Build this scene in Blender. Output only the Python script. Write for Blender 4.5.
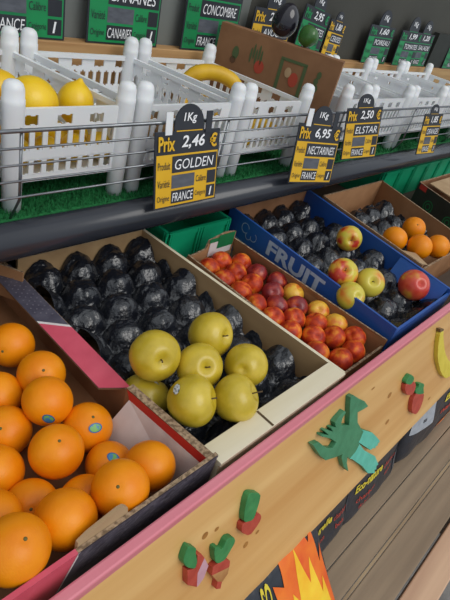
import bpy, bmesh, math, random
from mathutils import Vector, Matrix, noise
random.seed(7)
for o in list(bpy.data.objects): bpy.data.objects.remove(o)
SC = bpy.context.scene
COL = SC.collection
Z0 = 1.55            # eye height of the photographer; all heights below are written relative to it

# ---------------------------------------------------------------- camera, sky, light, exposure
cam_d = bpy.data.cameras.new('camera'); cam = bpy.data.objects.new('camera', cam_d); COL.objects.link(cam)
RIGHT = Vector((0.67339715, -0.69662971, 0.2474739)); UP = Vector((0.27670472, 0.54792119, 0.78944086)); FWD = Vector((0.68554415, 0.46313003, -0.56172929))
m = Matrix((RIGHT, UP, -FWD)).transposed().to_4x4(); m.translation = (0, 0, Z0)
cam.matrix_world = m
cam_d.sensor_fit = 'VERTICAL'; cam_d.sensor_height = 36; cam_d.lens = 31.2; cam_d.clip_start = .02
SC.camera = cam
w = bpy.data.worlds.new('overcast_sky'); SC.world = w; w.use_nodes = True
nt = w.node_tree; bg = nt.nodes['Background']
tc = nt.nodes.new('ShaderNodeTexCoord'); sx = nt.nodes.new('ShaderNodeSeparateXYZ'); cr = nt.nodes.new('ShaderNodeValToRGB')
nt.links.new(tc.outputs['Generated'], sx.inputs[0]); nt.links.new(sx.outputs['Z'], cr.inputs[0]); nt.links.new(cr.outputs[0], bg.inputs[0])
cr.color_ramp.elements[0].color = (.50, .55, .60, 1); cr.color_ramp.elements[1].color = (.92, .97, 1.0, 1)
bg.inputs[1].default_value = 0.95
sun_d = bpy.data.lights.new('sun', 'SUN'); sun = bpy.data.objects.new('sun', sun_d); COL.objects.link(sun)
sun_d.energy = 1.3; sun_d.angle = math.radians(40); sun_d.color = (1, .97, .92)
sun.rotation_euler = Vector((-.05, .85, -.85)).to_track_quat('-Z', 'Y').to_euler(); sun.location = (0, -2, 5)
SC.view_settings.view_transform = 'Standard'; SC.view_settings.look = 'None'; SC.view_settings.gamma = 1
SC.view_settings.use_curve_mapping = False
SC.view_settings.exposure = -0.1

# ---------------------------------------------------------------- materials
def lin(c):
    if isinstance(c, str): c = [int(c[i:i+2], 16)/255 for i in (0, 2, 4)]
    return tuple((v/12.92 if v <= .04045 else ((v+.055)/1.055)**2.4) for v in c) + (1,)
def pm(name, c1, c2=None, rough=.5, scale=20, stretch=(1, 1, 1), bump=0, bscale=60, bdist=.002, metallic=0, coat=0, lo=.35, hi=.65, c3=None, spec=.5, sss=0, detail=4, vary=0, trans=0):
    m = bpy.data.materials.new(name); m.use_nodes = True; nt = m.node_tree; N = nt.nodes; L = nt.links
    b = N['Principled BSDF']; b.inputs['Roughness'].default_value = rough; b.inputs['Metallic'].default_value = metallic
    b.inputs['Coat Weight'].default_value = coat; b.inputs['Coat Roughness'].default_value = .15
    b.inputs['Specular IOR Level'].default_value = spec
    b.inputs['Transmission Weight'].default_value = trans
    if sss: b.inputs['Subsurface Weight'].default_value = sss; b.inputs['Subsurface Radius'].default_value = (.01, .006, .003)
    b.inputs['Base Color'].default_value = lin(c1)
    tc = N.new('ShaderNodeTexCoord'); mp = N.new('ShaderNodeMapping'); mp.inputs['Scale'].default_value = stretch
    L.new(tc.outputs['Object'], mp.inputs[0])
    src = mp.outputs[0]
    oi = N.new('ShaderNodeObjectInfo'); ad = N.new('ShaderNodeVectorMath'); ad.operation = 'ADD'
    sc = N.new('ShaderNodeVectorMath'); sc.operation = 'SCALE'; sc.inputs['Scale'].default_value = 7.0
    cb = N.new('ShaderNodeCombineXYZ'); L.new(oi.outputs['Random'], cb.inputs[0]); L.new(oi.outputs['Random'], cb.inputs[1]); L.new(cb.outputs[0], sc.inputs[0])
    L.new(src, ad.inputs[0]); L.new(sc.outputs[0], ad.inputs[1]); src = ad.outputs[0]
    if c2:
        n = N.new('ShaderNodeTexNoise'); n.inputs['Scale'].default_value = scale; n.inputs['Detail'].default_value = detail; L.new(src, n.inputs['Vector'])
        r = N.new('ShaderNodeValToRGB'); e = r.color_ramp.elements
        e[0].position = lo; e[1].position = hi; e[0].color = lin(c1); e[1].color = lin(c2)
        if c3: q = e.new((lo+hi)/2); q.color = lin(c3)
        L.new(n.outputs['Fac'], r.inputs[0]); out = r.outputs[0]
        if vary:
            h = N.new('ShaderNodeHueSaturation'); mr = N.new('ShaderNodeMapRange'); mr.inputs['To Min'].default_value = 1-vary; mr.inputs['To Max'].default_value = 1+vary*.6
            L.new(oi.outputs['Random'], mr.inputs[0]); L.new(mr.outputs[0], h.inputs['Value']); L.new(out, h.inputs['Color']); out = h.outputs[0]
        L.new(out, b.inputs['Base Color'])
    if bump:
        n2 = N.new('ShaderNodeTexNoise'); n2.inputs['Scale'].default_value = bscale; n2.inputs['Detail'].default_value = 3; L.new(src, n2.inputs['Vector'])
        bp = N.new('ShaderNodeBump'); bp.inputs['Strength'].default_value = bump; bp.inputs['Distance'].default_value = bdist
        L.new(n2.outputs['Fac'], bp.inputs['Height']); L.new(bp.outputs[0], b.inputs['Normal'])
    return m
M = dict(
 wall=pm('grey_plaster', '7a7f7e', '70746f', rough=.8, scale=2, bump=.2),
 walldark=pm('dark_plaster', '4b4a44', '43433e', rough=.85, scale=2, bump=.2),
 ground=pm('asphalt', '8b8784', '75716e', rough=.9, scale=30, bump=.4),
 timber=pm('strip_timber', 'a97f52', 'c29a69', rough=.6, scale=12, stretch=(.15, 3, 3)),
 board=pm('varnished_pine', 'cc9450', 'e4b877', rough=.38, scale=11, stretch=(.10, 1.8, 1.8), lo=.28, hi=.72, bump=.06, bscale=30, coat=.2, detail=6),
 knot=pm('knot', 'ab7636', '9c682c', rough=.5, scale=40),
 pink=pm('pink_paint', 'dc8490', 'd06f7e', rough=.4, scale=10, stretch=(.3, 2, 2), coat=.2),
 plank=pm('weathered_plank', '7d6a56', '98836b', rough=.7, scale=10, stretch=(.12, 2.2, 2.2), bump=.2, bscale=40),
 paleplank=pm('pale_plank', 'b58f74', 'cba789', rough=.6, scale=10, stretch=(.12, 2, 2)),
 batten=pm('batten', '8c7458', 'a48c6c', rough=.6, scale=20, stretch=(.2, 2, 2)),
 darkwood=pm('display_floor', '4a3d33', '5b4b3f', rough=.8, scale=10, stretch=(.2, 2, 2)),
 pipe=pm('dark_plastic', '2b2e36', '33363e', rough=.22, scale=3, spec=.55),
 steel=pm('steel', '8d9094', '787b80', rough=.3, metallic=.9, scale=30),
 turf=pm('turf_green', '0f5a2c', '1c7a3f', rough=.85, scale=120, lo=.3, hi=.7),
 white=pm('white_plastic', 'eceef0', 'e2e4e7', rough=.4, scale=4, sss=.1),
 black=pm('slate_black', '23262e', '2c2f37', rough=.45, scale=10),
 yellow=pm('sign_yellow', 'e3b41f', 'dba817', rough=.45, scale=10),
 green=pm('sign_green', '0d8f50', '12804b', rough=.45, scale=10),
 chalk=pm('chalk_white', 'eeeff2', rough=.8),
 greyfield=pm('wiped_slate', '5c6069', '4d515a', rough=.6, scale=30, stretch=(1, 1, 3)),
 card=pm('cardboard', '966c48', 'a67a54', rough=.8, scale=14, stretch=(1, 1, 1)),
 cartoncard=pm('carton_board', '80593b', '8c6444', rough=.85, scale=14),
 carddark=pm('cardboard_inside', '835a3a', '936848', rough=.8, scale=14),
 cardedge=pm('corrugated_edge', 'a98f73', '6d5843', rough=.9, scale=160, lo=.4, hi=.6),
 cardlight=pm('cardboard_pale', 'a98b68', 'b79b78', rough=.8, scale=14),
 pale=pm('pale_softwood', 'd5c9ab', 'e2d9c2', rough=.55, scale=10, stretch=(.15, 2, 2)),
 slatside=pm('softwood', 'a88862', 'b8986f', rough=.6, scale=10, stretch=(2, .15, 2)),
 print_dark=pm('dark_print', '454250', '54515e', rough=.45, scale=60, bump=.1),
 dots=pm('print_dots', '6f6b76', rough=.5),
 print_pink=pm('pink_print', 'd4586c', 'c94c61', rough=.45, scale=20),
 print_red=pm('red_print', 'c2342f', 'b82e2b', rough=.45, scale=20),
 print_white=pm('white_print', 'd9d3d2', 'cdc4c3', rough=.5, scale=30),
 blue=pm('blue_board', '1f4f9f', '27579f', rough=.45, scale=10, bump=.05),
 bluewhite=pm('blue_print', 'b9c4d8', 'a9b6cc', rough=.5, scale=80),
 teal=pm('green_crate_plastic', '18a87a', '129a6c', rough=.4, scale=8),
 greenlabel=pm('green_label', '117a46', '146b3f', rough=.5, scale=20),
 boxblack=pm('black_print_board', '22251f', '2b2c28', rough=.6, scale=20),
 tray=pm('black_film', '15171e', '1e2129', rough=.27, scale=40, bump=.8, bscale=42, bdist=.010, spec=.8, coat=.2),
 orange=pm('orange_peel', 'ea8404', 'f4960c', rough=.4, scale=.9, bump=.35, bscale=16, bdist=.0008, vary=.06, spec=.35),
 calyx=pm('calyx', '5a5a28', '6c6030', rough=.7, scale=100),
 sticker=pm('sticker_green', '6cae4a', '3a7fb0', rough=.35, scale=4, lo=.45, hi=.55),
 stickblue=pm('sticker_blue', '2c5f9e', rough=.35),
 stickwhite=pm('sticker_white', 'cfd3d2', '5d666a', rough=.35, scale=9, lo=.5, hi=.58),
 golden=pm('golden_apple_skin', 'bda325', 'd3b83c', rough=.34, scale=1.3, c3='c8ae30', sss=.05, coat=.2, vary=.06),
 stem=pm('stem_brown', '5a4326', '4a3a22', rough=.7, scale=100),
 apple2=pm('bicolour_apple_skin', 'd1bf3c', 'c2341d', rough=.3, scale=1.1, lo=.40, hi=.62, c3='dd9a34', coat=.2, detail=3),
 nect=pm('nectarine_skin', '9c2a1c', 'e6862a', rough=.45, scale=1.3, lo=.36, hi=.68, c3='c94518', detail=3, spec=.3, vary=.12),
 nect2=pm('nectarine_dark_skin', '7c2228', 'c85a2a', rough=.36, scale=1.2, lo=.42, hi=.72, c3='9c2c26', coat=.1, detail=2),
 nect3=pm('nectarine_light_skin', 'e8b63c', 'd2602a', rough=.38, scale=1.2, lo=.42, hi=.68, c3='e59a35', coat=.1, detail=2),
 lemon=pm('lemon_peel', 'e8b80e', 'f0c81c', rough=.36, scale=.9, bump=.3, bscale=12, bdist=.001, sss=.05, coat=.1),
 banana=pm('banana_skin', 'dfb21f', 'cfa01c', rough=.45, scale=20),
 kiwi=pm('kiwi_skin', '7a5a36', '8c6c42', rough=.85, scale=3, bump=.3, bscale=14),
 dgreen=pm('dark_green_paint', '3a7a55', '468a64', rough=.5, scale=40, bump=.15, bscale=200),
 tealpaint=pm('aqua_paint', '55b5a0', '62c2ae', rough=.45, scale=40, bump=.15, bscale=200),
 leafpaint=pm('leaf_paint', '2f7a43', '3c8a4e', rough=.5, scale=60, bump=.2, bscale=200),
 redpaint=pm('red_paint', 'a83a2c', 'b84a38', rough=.5, scale=60, bump=.2, bscale=200),
 lilacpaint=pm('lilac_paint', 'b98a98', 'c79aa5', rough=.5, scale=60),
 tanpaint=pm('tan_paint', 'a5713f', 'b58350', rough=.5, scale=60),
 yellowpaint=pm('yellow_paint', 'd2bd3a', 'ddc94a', rough=.5, scale=40),
 brownpaint=pm('brown_paint', '6a5330', rough=.5),
 bag=pm('black_bag_film', '262a33', '30343d', rough=.4, scale=14, bump=.5, bscale=25, bdist=.01),
 bagfold=pm('grey_fold', '4b525c', '3f454e', rough=.4, scale=20),
 flame=pm('flame_orange', 'e0581c', 'ee7a22', rough=.4, scale=18),
 flamey=pm('flame_yellow', 'f3b51c', 'f6cf33', rough=.4, scale=18),
 flamew=pm('flame_pale', 'efe0c0', rough=.4),
 texty=pm('lettering_yellow', 'd8c436', rough=.5),
 textr=pm('lettering_red', 'c0382c', rough=.5),
 greylabel=pm('grey_label', 'aab0b8', '9aa0aa', rough=.5, scale=60),
 aubergine=pm('aubergine_skin', '15131c', '1d1826', rough=.12, scale=10, coat=.5),
 pepper=pm('pepper_skin', '2d5a22', '3b6e2a', rough=.3, scale=10, coat=.3),
 printgreen=pm('carton_print_green', '4a5a36', rough=.8),
 printred=pm('carton_print_red', 'a8402c', rough=.8),
 printbrown=pm('carton_print_brown', '5a3c26', rough=.8),
)

# ---------------------------------------------------------------- helpers
def V(p): return Vector(p)
class MB:
    def __init__(s): s.v = []; s.f = []; s.mi = []; s.mats = []; s.smooth = []
    def m(s, name):
        if name not in s.mats: s.mats.append(name)
        return s.mats.index(name)
    def add(s, vs, fs, mat, smooth=False):
        k = len(s.v); s.v += [Vector(p) for p in vs]; i = s.m(mat)
        for f in fs: s.f.append([k+a for a in f]); s.mi.append(i); s.smooth.append(smooth)
        return s
    def hexa(s, p, mat, top=None, outer=None):
        # p: 4 bottom + 4 top
        s.add(p, [(0, 3, 2, 1)], mat); s.add(p, [(4, 5, 6, 7)], top or mat)
        s.add(p, [(0, 1, 5, 4)], outer or mat); s.add(p, [(1, 2, 6, 5), (2, 3, 7, 6), (3, 0, 4, 7)], mat)
        return s
    def box(s, x0, x1, y0, y1, z0, z1, mat, top=None):
        return s.hexa([(x0, y0, z0), (x1, y0, z0), (x1, y1, z0), (x0, y1, z0), (x0, y0, z1), (x1, y0, z1), (x1, y1, z1), (x0, y1, z1)], mat, top)
    def wall(s, p, q, z0, z1, t, mat, top=None, outer=None, z1b=None):
        # vertical board from p to q (xy), thickness t to the left of p->q; outer face on the right hand side
        p = Vector(p).to_2d() if len(p) > 2 else Vector(p); q = Vector(q)
        d = (q-p).normalized(); n = Vector((-d.y, d.x))*t; zb = z1 if z1b is None else z1b
        a, b, c, e = p, q, q+n, p+n
        return s.hexa([(a.x, a.y, z0), (b.x, b.y, z0), (c.x, c.y, z0), (e.x, e.y, z0), (a.x, a.y, z1), (b.x, b.y, zb), (c.x, c.y, zb), (e.x, e.y, z1)], mat, top, outer)
    def frame(s, o, ux, uy):
        s.o = Vector(o); s.ux = Vector(ux).normalized(); s.uy = Vector(uy).normalized(); s.n = s.ux.cross(s.uy); return s
    def P(s, u, v, h=0): return s.o + s.ux*u + s.uy*v + s.n*h
    def quad(s, u0, u1, v0, v1, h, mat):
        return s.add([s.P(u0, v0, h), s.P(u1, v0, h), s.P(u1, v1, h), s.P(u0, v1, h)], [(0, 1, 2, 3)], mat)
    def prism(s, pts, h0, h1, mat, side=None, bevel=0):
        # polygon in frame coords extruded from h0 to h1; optional inset bevel at the face
        A = 0
        for i in range(len(pts)):
            a, b = pts[i-1], pts[i]; A += a[0]*b[1]-b[0]*a[1]
        if A < 0: pts = pts[::-1]
        n = len(pts)
        lo = [s.P(u, v, h0) for u, v in pts]; hi = [s.P(u, v, h1) for u, v in pts]
        s.add(lo+hi, [tuple(range(n-1, -1, -1))], side or mat); s.add(lo+hi, [(i, (i+1) % n, n+(i+1) % n, n+i) for i in range(n)], side or mat)
        bm = bmesh.new(); f = bm.faces.new([bm.verts.new(p) for p in hi]); r = bmesh.ops.triangulate(bm, faces=[f])
        bm.verts.index_update(); vs = [v.co.copy() for v in bm.verts]; fs = [[v.index for v in g.verts] for g in bm.faces]; bm.free()
        s.add(vs, fs, mat); return s
    def tube(s, pts, r, mat, n=10, caps=True):
        pts = [Vector(p) for p in pts]; rs = r if isinstance(r, (list, tuple)) else [r]*len(pts); vs = []; fs = []
        up = Vector((0, 0, 1))
        for i, p in enumerate(pts):
            d = (pts[min(i+1, len(pts)-1)]-pts[max(i-1, 0)]).normalized()
            a = d.cross(up if abs(d.z) < .9 else Vector((1, 0, 0))).normalized(); b = a.cross(d)
            for k in range(n): t = 2*math.pi*k/n; vs.append(p+(a*math.cos(t)+b*math.sin(t))*rs[i])
        for i in range(len(pts)-1):
            for k in range(n): fs.append((i*n+k, i*n+(k+1) % n, (i+1)*n+(k+1) % n, (i+1)*n+k))
        if caps: fs += [tuple(range(n-1, -1, -1)), tuple(range((len(pts)-1)*n, len(pts)*n))]
        return s.add(vs, fs, mat, True)
    def text(s, body, u, v, wd, ht, h, mat, off=0.0, surf=None):
        c = bpy.data.curves.new('lettering', 'FONT'); c.body = body; c.offset = off; c.resolution_u = 3; c.shear = .16 if mat == 'chalk' else 0
        o = bpy.data.objects.new('lettering', c); COL.objects.link(o)
        me = bpy.data.meshes.new_from_object(o); bpy.data.objects.remove(o)
        if not me.vertices: return s
        xs = [p.co.x for p in me.vertices]; ys = [p.co.y for p in me.vertices]
        x0, x1, y0, y1 = min(xs), max(xs), min(ys), max(ys)
        fn = surf or (lambda a, b, q: s.P(a, b, q))
        vs = [fn(u+(p.co.x-x0)/(x1-x0)*wd, v+(p.co.y-y0)/(y1-y0)*ht, h) for p in me.vertices]
        s.add(vs, [tuple(f.vertices) for f in me.polygons], mat); bpy.data.meshes.remove(me); return s
    def mesh(s, name, loc=(0, 0, 0), xf=None):
        me = bpy.data.meshes.new(name); l = Vector(loc)
        me.from_pydata([tuple(p-l) for p in s.v], [], s.f)
        for k in s.mats: me.materials.append(M[k])
        me.polygons.foreach_set('material_index', s.mi); me.polygons.foreach_set('use_smooth', s.smooth)
        bm = bmesh.new(); bm.from_mesh(me)
        bmesh.ops.remove_doubles(bm, verts=bm.verts, dist=1e-6); bm.to_mesh(me); bm.free()
        me.update(); return me
    def build(s, name, parent=None, loc=None, label=None, cat=None, group=None, kind=None, bevel=0):
        if parent is not None:
            l = Vector(parent['origin']) if 'origin' in parent else Vector((0, 0, 0))
        else: l = Vector(loc or (0, 0, 0))
        o = bpy.data.objects.new(name, s.mesh(name, l)); COL.objects.link(o)
        if parent is not None: o.parent = parent; ORG[o.name] = l
        else: o.location = l + Vector((0, 0, Z0)); ORG[o.name] = l
        if bevel:
            b = o.modifiers.new('bevel', 'BEVEL'); b.width = bevel; b.segments = 2; b.limit_method = 'ANGLE'
        tag(o, label, cat, group, kind); return o
ORG = {}
class _:
    pass
def tag(o, label=None, cat=None, group=None, kind=None):
    for k, v in (('label', label), ('category', cat), ('group', group), ('kind', kind)):
        if v: o[k] = v
def thing(name, loc, label, cat, group=None):
    o = bpy.data.objects.new(name, None); COL.objects.link(o); o.empty_display_size = .02
    o.location = Vector(loc)+Vector((0, 0, Z0)); ORG[o.name] = Vector(loc); tag(o, label, cat, group); return o
def part(mb, name, parent, label=None, bevel=0, kind=None):
    l = ORG[parent.name]
    o = bpy.data.objects.new(name, mb.mesh(name, l)); COL.objects.link(o); o.parent = parent; ORG[o.name] = l
    if bevel:
        b = o.modifiers.new('bevel', 'BEVEL'); b.width = bevel; b.segments = 2; b.limit_method = 'ANGLE'
    tag(o, label, kind=kind); return o
def copy_tree(o, parent=None):
    c = o.copy(); COL.objects.link(c)
    if parent is not None: c.parent = parent
    for ch in [k for k in bpy.data.objects if k.parent == o]: copy_tree(ch, c)
    return c
def obj(name, me, loc, label=None, cat=None, group=None, parent=None):
    o = bpy.data.objects.new(name, me); COL.objects.link(o)
    if parent is not None: o.parent = parent; o.location = loc
    else: o.location = Vector(loc)+Vector((0, 0, Z0))
    tag(o, label, cat, group); return o

# ---------------------------------------------------------------- setting
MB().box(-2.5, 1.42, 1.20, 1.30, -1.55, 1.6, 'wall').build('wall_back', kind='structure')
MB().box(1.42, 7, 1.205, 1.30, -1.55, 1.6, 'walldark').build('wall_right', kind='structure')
MB().box(-4, 8, -4, 1.3, -1.60, -1.55, 'ground').build('floor', kind='structure')

# ---------------------------------------------------------------- the stall
X0, X1 = -.6, 4.2
st = thing('market_stall', (1.5, .6, -1.55), 'wooden two tier market stall with pine front and dark rounded shelf edge', 'stall')
part(MB().box(X0, X1, .224, 1.195, -.735, -.718, 'darkwood'), 'display_floor', st)
mb = MB().frame((0, .2, -.63), (1, 0, 0), (0, .09, .31))
bd = mb.prism([(X0, -.322), (X1, -.322), (X1, 0), (X0, 0)], -.022, 0, 'board')
for kx, kv, a_, b_ in ((.40, -.068, .004, .010), (.425, -.075, .003, .006), (.50, -.17, .004, .010), (.53, -.165, .003, .006), (.90, -.05, .005, .004), (1.00, -.115, .006, .012), (1.02, -.20, .006, .010), (.30, -.22, .005, .004), (1.30, -.27, .006, .006)):
    bd.add([bd.P(kx+a_*math.cos(k*.5236)*1.6, kv+b_*.6*math.sin(k*.5236), .0004) for k in range(12)], [tuple(range(12))], 'knot')
part(bd, 'front_board', st, 'varnished pine front board leaning outward', bevel=.002)
part(MB().box(X0, X1, .1985, .2150, -.632, -.614, 'pink'), 'edge_strip', st, 'pink painted top edge strip', bevel=.003)
part(MB().box(X0, X1, .74, 1.195, -.512, -.492, 'darkwood'), 'upper_shelf', st)
n = 24; vs = []; fs = []
part(MB().tube([(X0, .736, -.520), (X1, .736, -.520)], .033, 'pipe', 28), 'shelf_edge', st, 'dark glossy rounded shelf edge')
part(MB().box(X0, X1, 1.15, 1.195, -.50, -.2985, 'timber'), 'back_strip', st, 'light timber strip along the back of the shelf', bevel=.002)
for a, b in ((.052, .30), (-.010, .050), (-.098, -.020)):
    part(MB().box(X0, X1, a, b, -1.172, -1.15, 'plank'), 'plank', st, bevel=.002)
part(MB().box(X0, X1, -.0185, -.0115, -1.17, -1.1485, 'batten'), 'batten', st, 'thin light batten between the lower planks')
part(MB().box(X0, X1, -.175, -.106, -1.20, -1.152, 'paleplank'), 'foot_rail', st, 'pale pinkish plank along the foot of the stall', bevel=.003)
for x in (X0+.05, 1.6, X1-.1):
    part(MB().box(x, x+.06, .24, .30, -1.55, -.735, 'darkwood'), 'post', st)
    part(MB().box(x, x+.06, 1.1, 1.16, -1.55, -.512, 'darkwood'), 'post', st)
    part(MB().box(x, x+.06, -.10, .30, -1.21, -1.172, 'darkwood'), 'bearer', st)
    part(MB().box(x, x+.06, -.17, -.11, -1.55, -1.20, 'darkwood'), 'foot', st)

# artificial grass on the shelf
mb = MB().box(X0, X1, .752, 1.149, -.492, -.489, 'turf')
rg = random.Random(3)
for i in range(26000):
    x = rg.uniform(.1, 3.3) if i % 4 else rg.uniform(.1, 1.6); y = rg.uniform(.753, .90); h = rg.uniform(.006, .011)
    a = rg.uniform(0, 6.28); dx, dy = math.cos(a)*.0014, math.sin(a)*.0014; lx, ly = rg.uniform(-.004, .004), rg.uniform(-.004, .004)
    mb.add([(x-dx, y-dy, -.489), (x+dx, y+dy, -.489), (x+lx, y+ly, -.489+h)], [(0, 1, 2)], 'turf')
mb.build('artificial_grass', loc=(1.5, .95, -.492), label='green artificial grass mat covering the upper shelf', cat='grass mat', kind='stuff')

# wire guard rail
RY = .728
rail = thing('guard_rail', (1.5, RY, -.49), 'silver wire guard rail along the front of the upper shelf', 'rail')
for i, z in enumerate((-.320, -.348, -.376, -.404, -.433)):
    part(MB().tube([(X0, RY, z), (X1, RY, z)], .0036 if i == 0 else .0021, 'steel', 8), 'wire', rail)
for x in (.41, .89, 1.375, 1.86, 2.34, 2.82):
    part(MB().tube([(x, RY+.004, -.318), (x, RY+.004, -.44), (x-.002, RY+.03, -.490)], .0026, 'steel', 8), 'upright', rail)

# ---------------------------------------------------------------- white plastic crates
def slot_wall(mb, p, q, z0, z1, dip=True):
    p = Vector((p[0], p[1], 0)); q = Vector((q[0], q[1], 0)); L = (q-p).length; d = (q-p)/L; nn = Vector((-d.y, d.x, 0)); t = .003
    def blk(a, b, za, zb, tt=t):
        A, B = p+d*a, p+d*b
        c = [A, B, B+nn*tt, A+nn*tt]
        mb.hexa([(k.x, k.y, za) for k in c]+[(k.x, k.y, zb) for k in c], 'white')
    H = z1-z0
    rows = [(0, .10, None), (.09, .32, (.014, .008)), (.30, .44, None), (.44, .72, (.014, .008)), (.72, .78, None), (.78, .92, (.024, .030)), (.92, 1, None)]
    for a, b, s in rows:
        za, zb = z0+H*a, z0+H*b
        if s is None: blk(0, L, za, zb, t if b < 1 else .008)
        else:
            sw, bw = s; n = max(2, int((L-.03)/(sw+bw))); pitch = (L-.03)/n; x = .015
            blk(0, .015, za, zb)
            for k in range(n):
                blk(x+sw+(pitch-sw-bw)*.5, x+pitch, za, zb); x += pitch
                if k < n:  # rounded slot ends
                    xa = x-pitch; e = sw*.32
                    blk(xa, xa+e, za, za+(zb-za)*.10); blk(xa+sw-e, xa+sw, za, za+(zb-za)*.10)
                    blk(xa, xa+e, zb-(zb-za)*.10, zb); blk(xa+sw-e, xa+sw, zb-(zb-za)*.10, zb)
            blk(L-.015, L, za, zb)
def post_mb(x, y):
    mb = MB(); zs = []; r = .0185
    prof = [(-.489, .0165), (-.40, .0175), (-.30, r), (-.292, r), (-.291, r*.95), (-.276, r*.93), (-.268, r*.78), (-.264, r*.5), (-.2625, .0015)]
    return mb.tube([(x, y, z) for z, _ in prof], [q for _, q in prof], 'white', 16)
def white_crate(x0, x1, y0, y1, label, sk=0):
    t = thing('plastic_crate', ((x0+x1)/2, y0, -.49), label, 'crate', 'white slotted crates on the upper shelf')
    zb, zt = -.437, -.308
    a, b, c, d = (x0+.018, y0), (x1-.018, y0), (x1-.018-sk, y1), (x0+.018-sk, y1)
    for p, q, nm in ((a, b, 'front_panel'), (b, c, 'side_panel'), (c, d, 'back_panel'), (d, a, 'side_panel')):
        mb = MB(); slot_wall(mb, p, q, zb, zt); part(mb, nm, t)
    q4 = [(x0+.02, y0+.004), (x1-.02, y0+.004), (x1-.02-sk, y1-.004), (x0+.02-sk, y1-.004)]
    part(MB().hexa([(*p, zb-.003) for p in q4]+[(*p, zb) for p in q4], 'white'), 'bottom_panel', t)
    for x in (x0+.020, x1-.020):
        for y, e in ((y0+.004, 0), (y1-.004, sk)): part(post_mb(x-e, y), 'corner_post', t)
    return t
YF, YB = .782, 1.105
RZ = .062
cr_specs = [(.130, .402, 'white slotted crate cut off by the left edge of the photo'),
 (.405, .667, 'white slotted crate full of yellow lemons'),
 (.670, .982, 'white slotted crate holding brown kiwifruit, behind the largest yellow price card'),
 (.985, 1.262, 'white slotted crate with bananas beside the brown carton'),
 (1.432, 1.583, 'narrow white slotted crate squeezed against the brown carton'),
 (1.588, 1.890, 'white slotted crate with brown fruit, right of the narrow one'),
 (1.893, 2.195, 'white slotted crate second to the right of the brown carton'),
 (2.198, 2.500, 'white slotted crate third to the right of the brown carton'),
 (2.503, 2.805, 'white slotted crate farthest along the shelf to the right')]
for a, b, l in cr_specs: white_crate(a, b, YF, YB, l, RZ)

# ---------------------------------------------------------------- fruit meshes (unit radius)
def lathe_mesh(name, prof, mat, n=36, squash=None, ridge=None):
    vs = []; fs = []; k = len(prof)
    for i, (r, z) in enumerate(prof):
        for j in range(n):
            t = 2*math.pi*j/n; rr = r*(ridge(t, z) if ridge else 1); vs.append((rr*math.cos(t), rr*math.sin(t), z))
    for i in range(k-1):
        for j in range(n): fs.append((i*n+j, i*n+(j+1) % n, (i+1)*n+(j+1) % n, (i+1)*n+j))
    fs += [tuple(range(n-1, -1, -1)), tuple(range((k-1)*n, k*n))]
    mb = MB(); mb.add(vs, fs, mat, True); return mb.mesh(name)
def apple_prof(h=.92, top=.16, waist=0):
    P = []
    for i in range(25):
        a = -math.pi/2+math.pi*i/24; r = math.cos(a); z = math.sin(a)*h
        r = r*(1+.06*math.sin(a)+waist*math.sin(2*a))
        if z > 0: z -= top*1.9*max(0, 1-abs(r)/.42)**1.2
        else: z += top*1.3*max(0, 1-abs(r)/.38)**1.2
        P.append((max(r, .004), z))
    return P
ME = {}
ME['orange'] = lathe_mesh('orange', [(max(math.cos(-math.pi/2+math.pi*i/24), .004), .955*math.sin(-math.pi/2+math.pi*i/24)-.05*max(0, 1-math.cos(-math.pi/2+math.pi*i/24)/.18)*(1 if i > 12 else 0)) for i in range(25)], 'orange', 40)
ME['golden'] = lathe_mesh('golden_apple', apple_prof(.96, .15, .03), 'golden', 40, ridge=lambda t, z: 1+.018*math.cos(5*t)*(.4-z*.6))
ME['apple2'] = lathe_mesh('apple', apple_prof(.90, .15, .02), 'apple2', 40, ridge=lambda t, z: 1+.015*math.cos(5*t)*(.4-z*.6))
for k in ('nect', 'nect2', 'nect3'):
    ME[k] = lathe_mesh('nectarine', apple_prof(.95, .10, .0), k, 32, ridge=lambda t, z: 1-.06*math.exp(-(t-math.pi)**2/.03))
ME['lemon'] = lathe_mesh('lemon', [(.004, -1.32), (.09, -1.30), (.16, -1.24), (.24, -1.14), (.45, -1.02), (.68, -.84), (.86, -.58), (.97, -.28), (1, 0), (.97, .28), (.86, .58), (.68, .84), (.45, 1.02), (.26, 1.13), (.17, 1.22), (.10, 1.32), (.004, 1.35)], 'lemon', 32)
ME['kiwi'] = lathe_mesh('kiwifruit', [(max(math.cos(-math.pi/2+math.pi*i/16), .004), 1.3*math.sin(-math.pi/2+math.pi*i/16)) for i in range(17)], 'kiwi', 24)
ME['calyx'] = lathe_mesh('calyx', [(.004, -.03), (.06, -.03), (.06, .0), (.035, .018), (.004, .02)], 'calyx', 10)
mbk = MB(); mbk.tube([(0, 0, -.06), (.02, 0, .12), (.07, .02, .27)], [.034, .026, .036], 'stem', 8); ME['stem'] = mbk.mesh('stem')
def cap_mesh(name, mat, ra, rb, mat2=None):
    mb = MB(); n = 20; vs = [(0, 0, 1.006)]
    rings = (.45, .8, 1.0)
    for q in rings:
        for j in range(n):
            t = 2*math.pi*j/n; x, y = ra*q*math.cos(t), rb*q*math.sin(t); vs.append((x, y, 1.006*math.sqrt(max(0, 1-x*x-y*y))))
    mb.add(vs, [(0, 1+j, 1+(j+1) % n) for j in range(n)], mat, True)
    for r in range(2):
        mb.add(vs, [(1+r*n+j, 1+(r+1)*n+j, 1+(r+1)*n+(j+1) % n, 1+r*n+(j+1) % n) for j in range(n)], mat if r == 0 else (mat2 or mat), True)
    return mb.mesh(name)
ME['sticker'] = cap_mesh('sticker', 'sticker', .27, .19, 'stickblue')
ME['sticker_white'] = cap_mesh('sticker', 'stickwhite', .22, .15)

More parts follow.
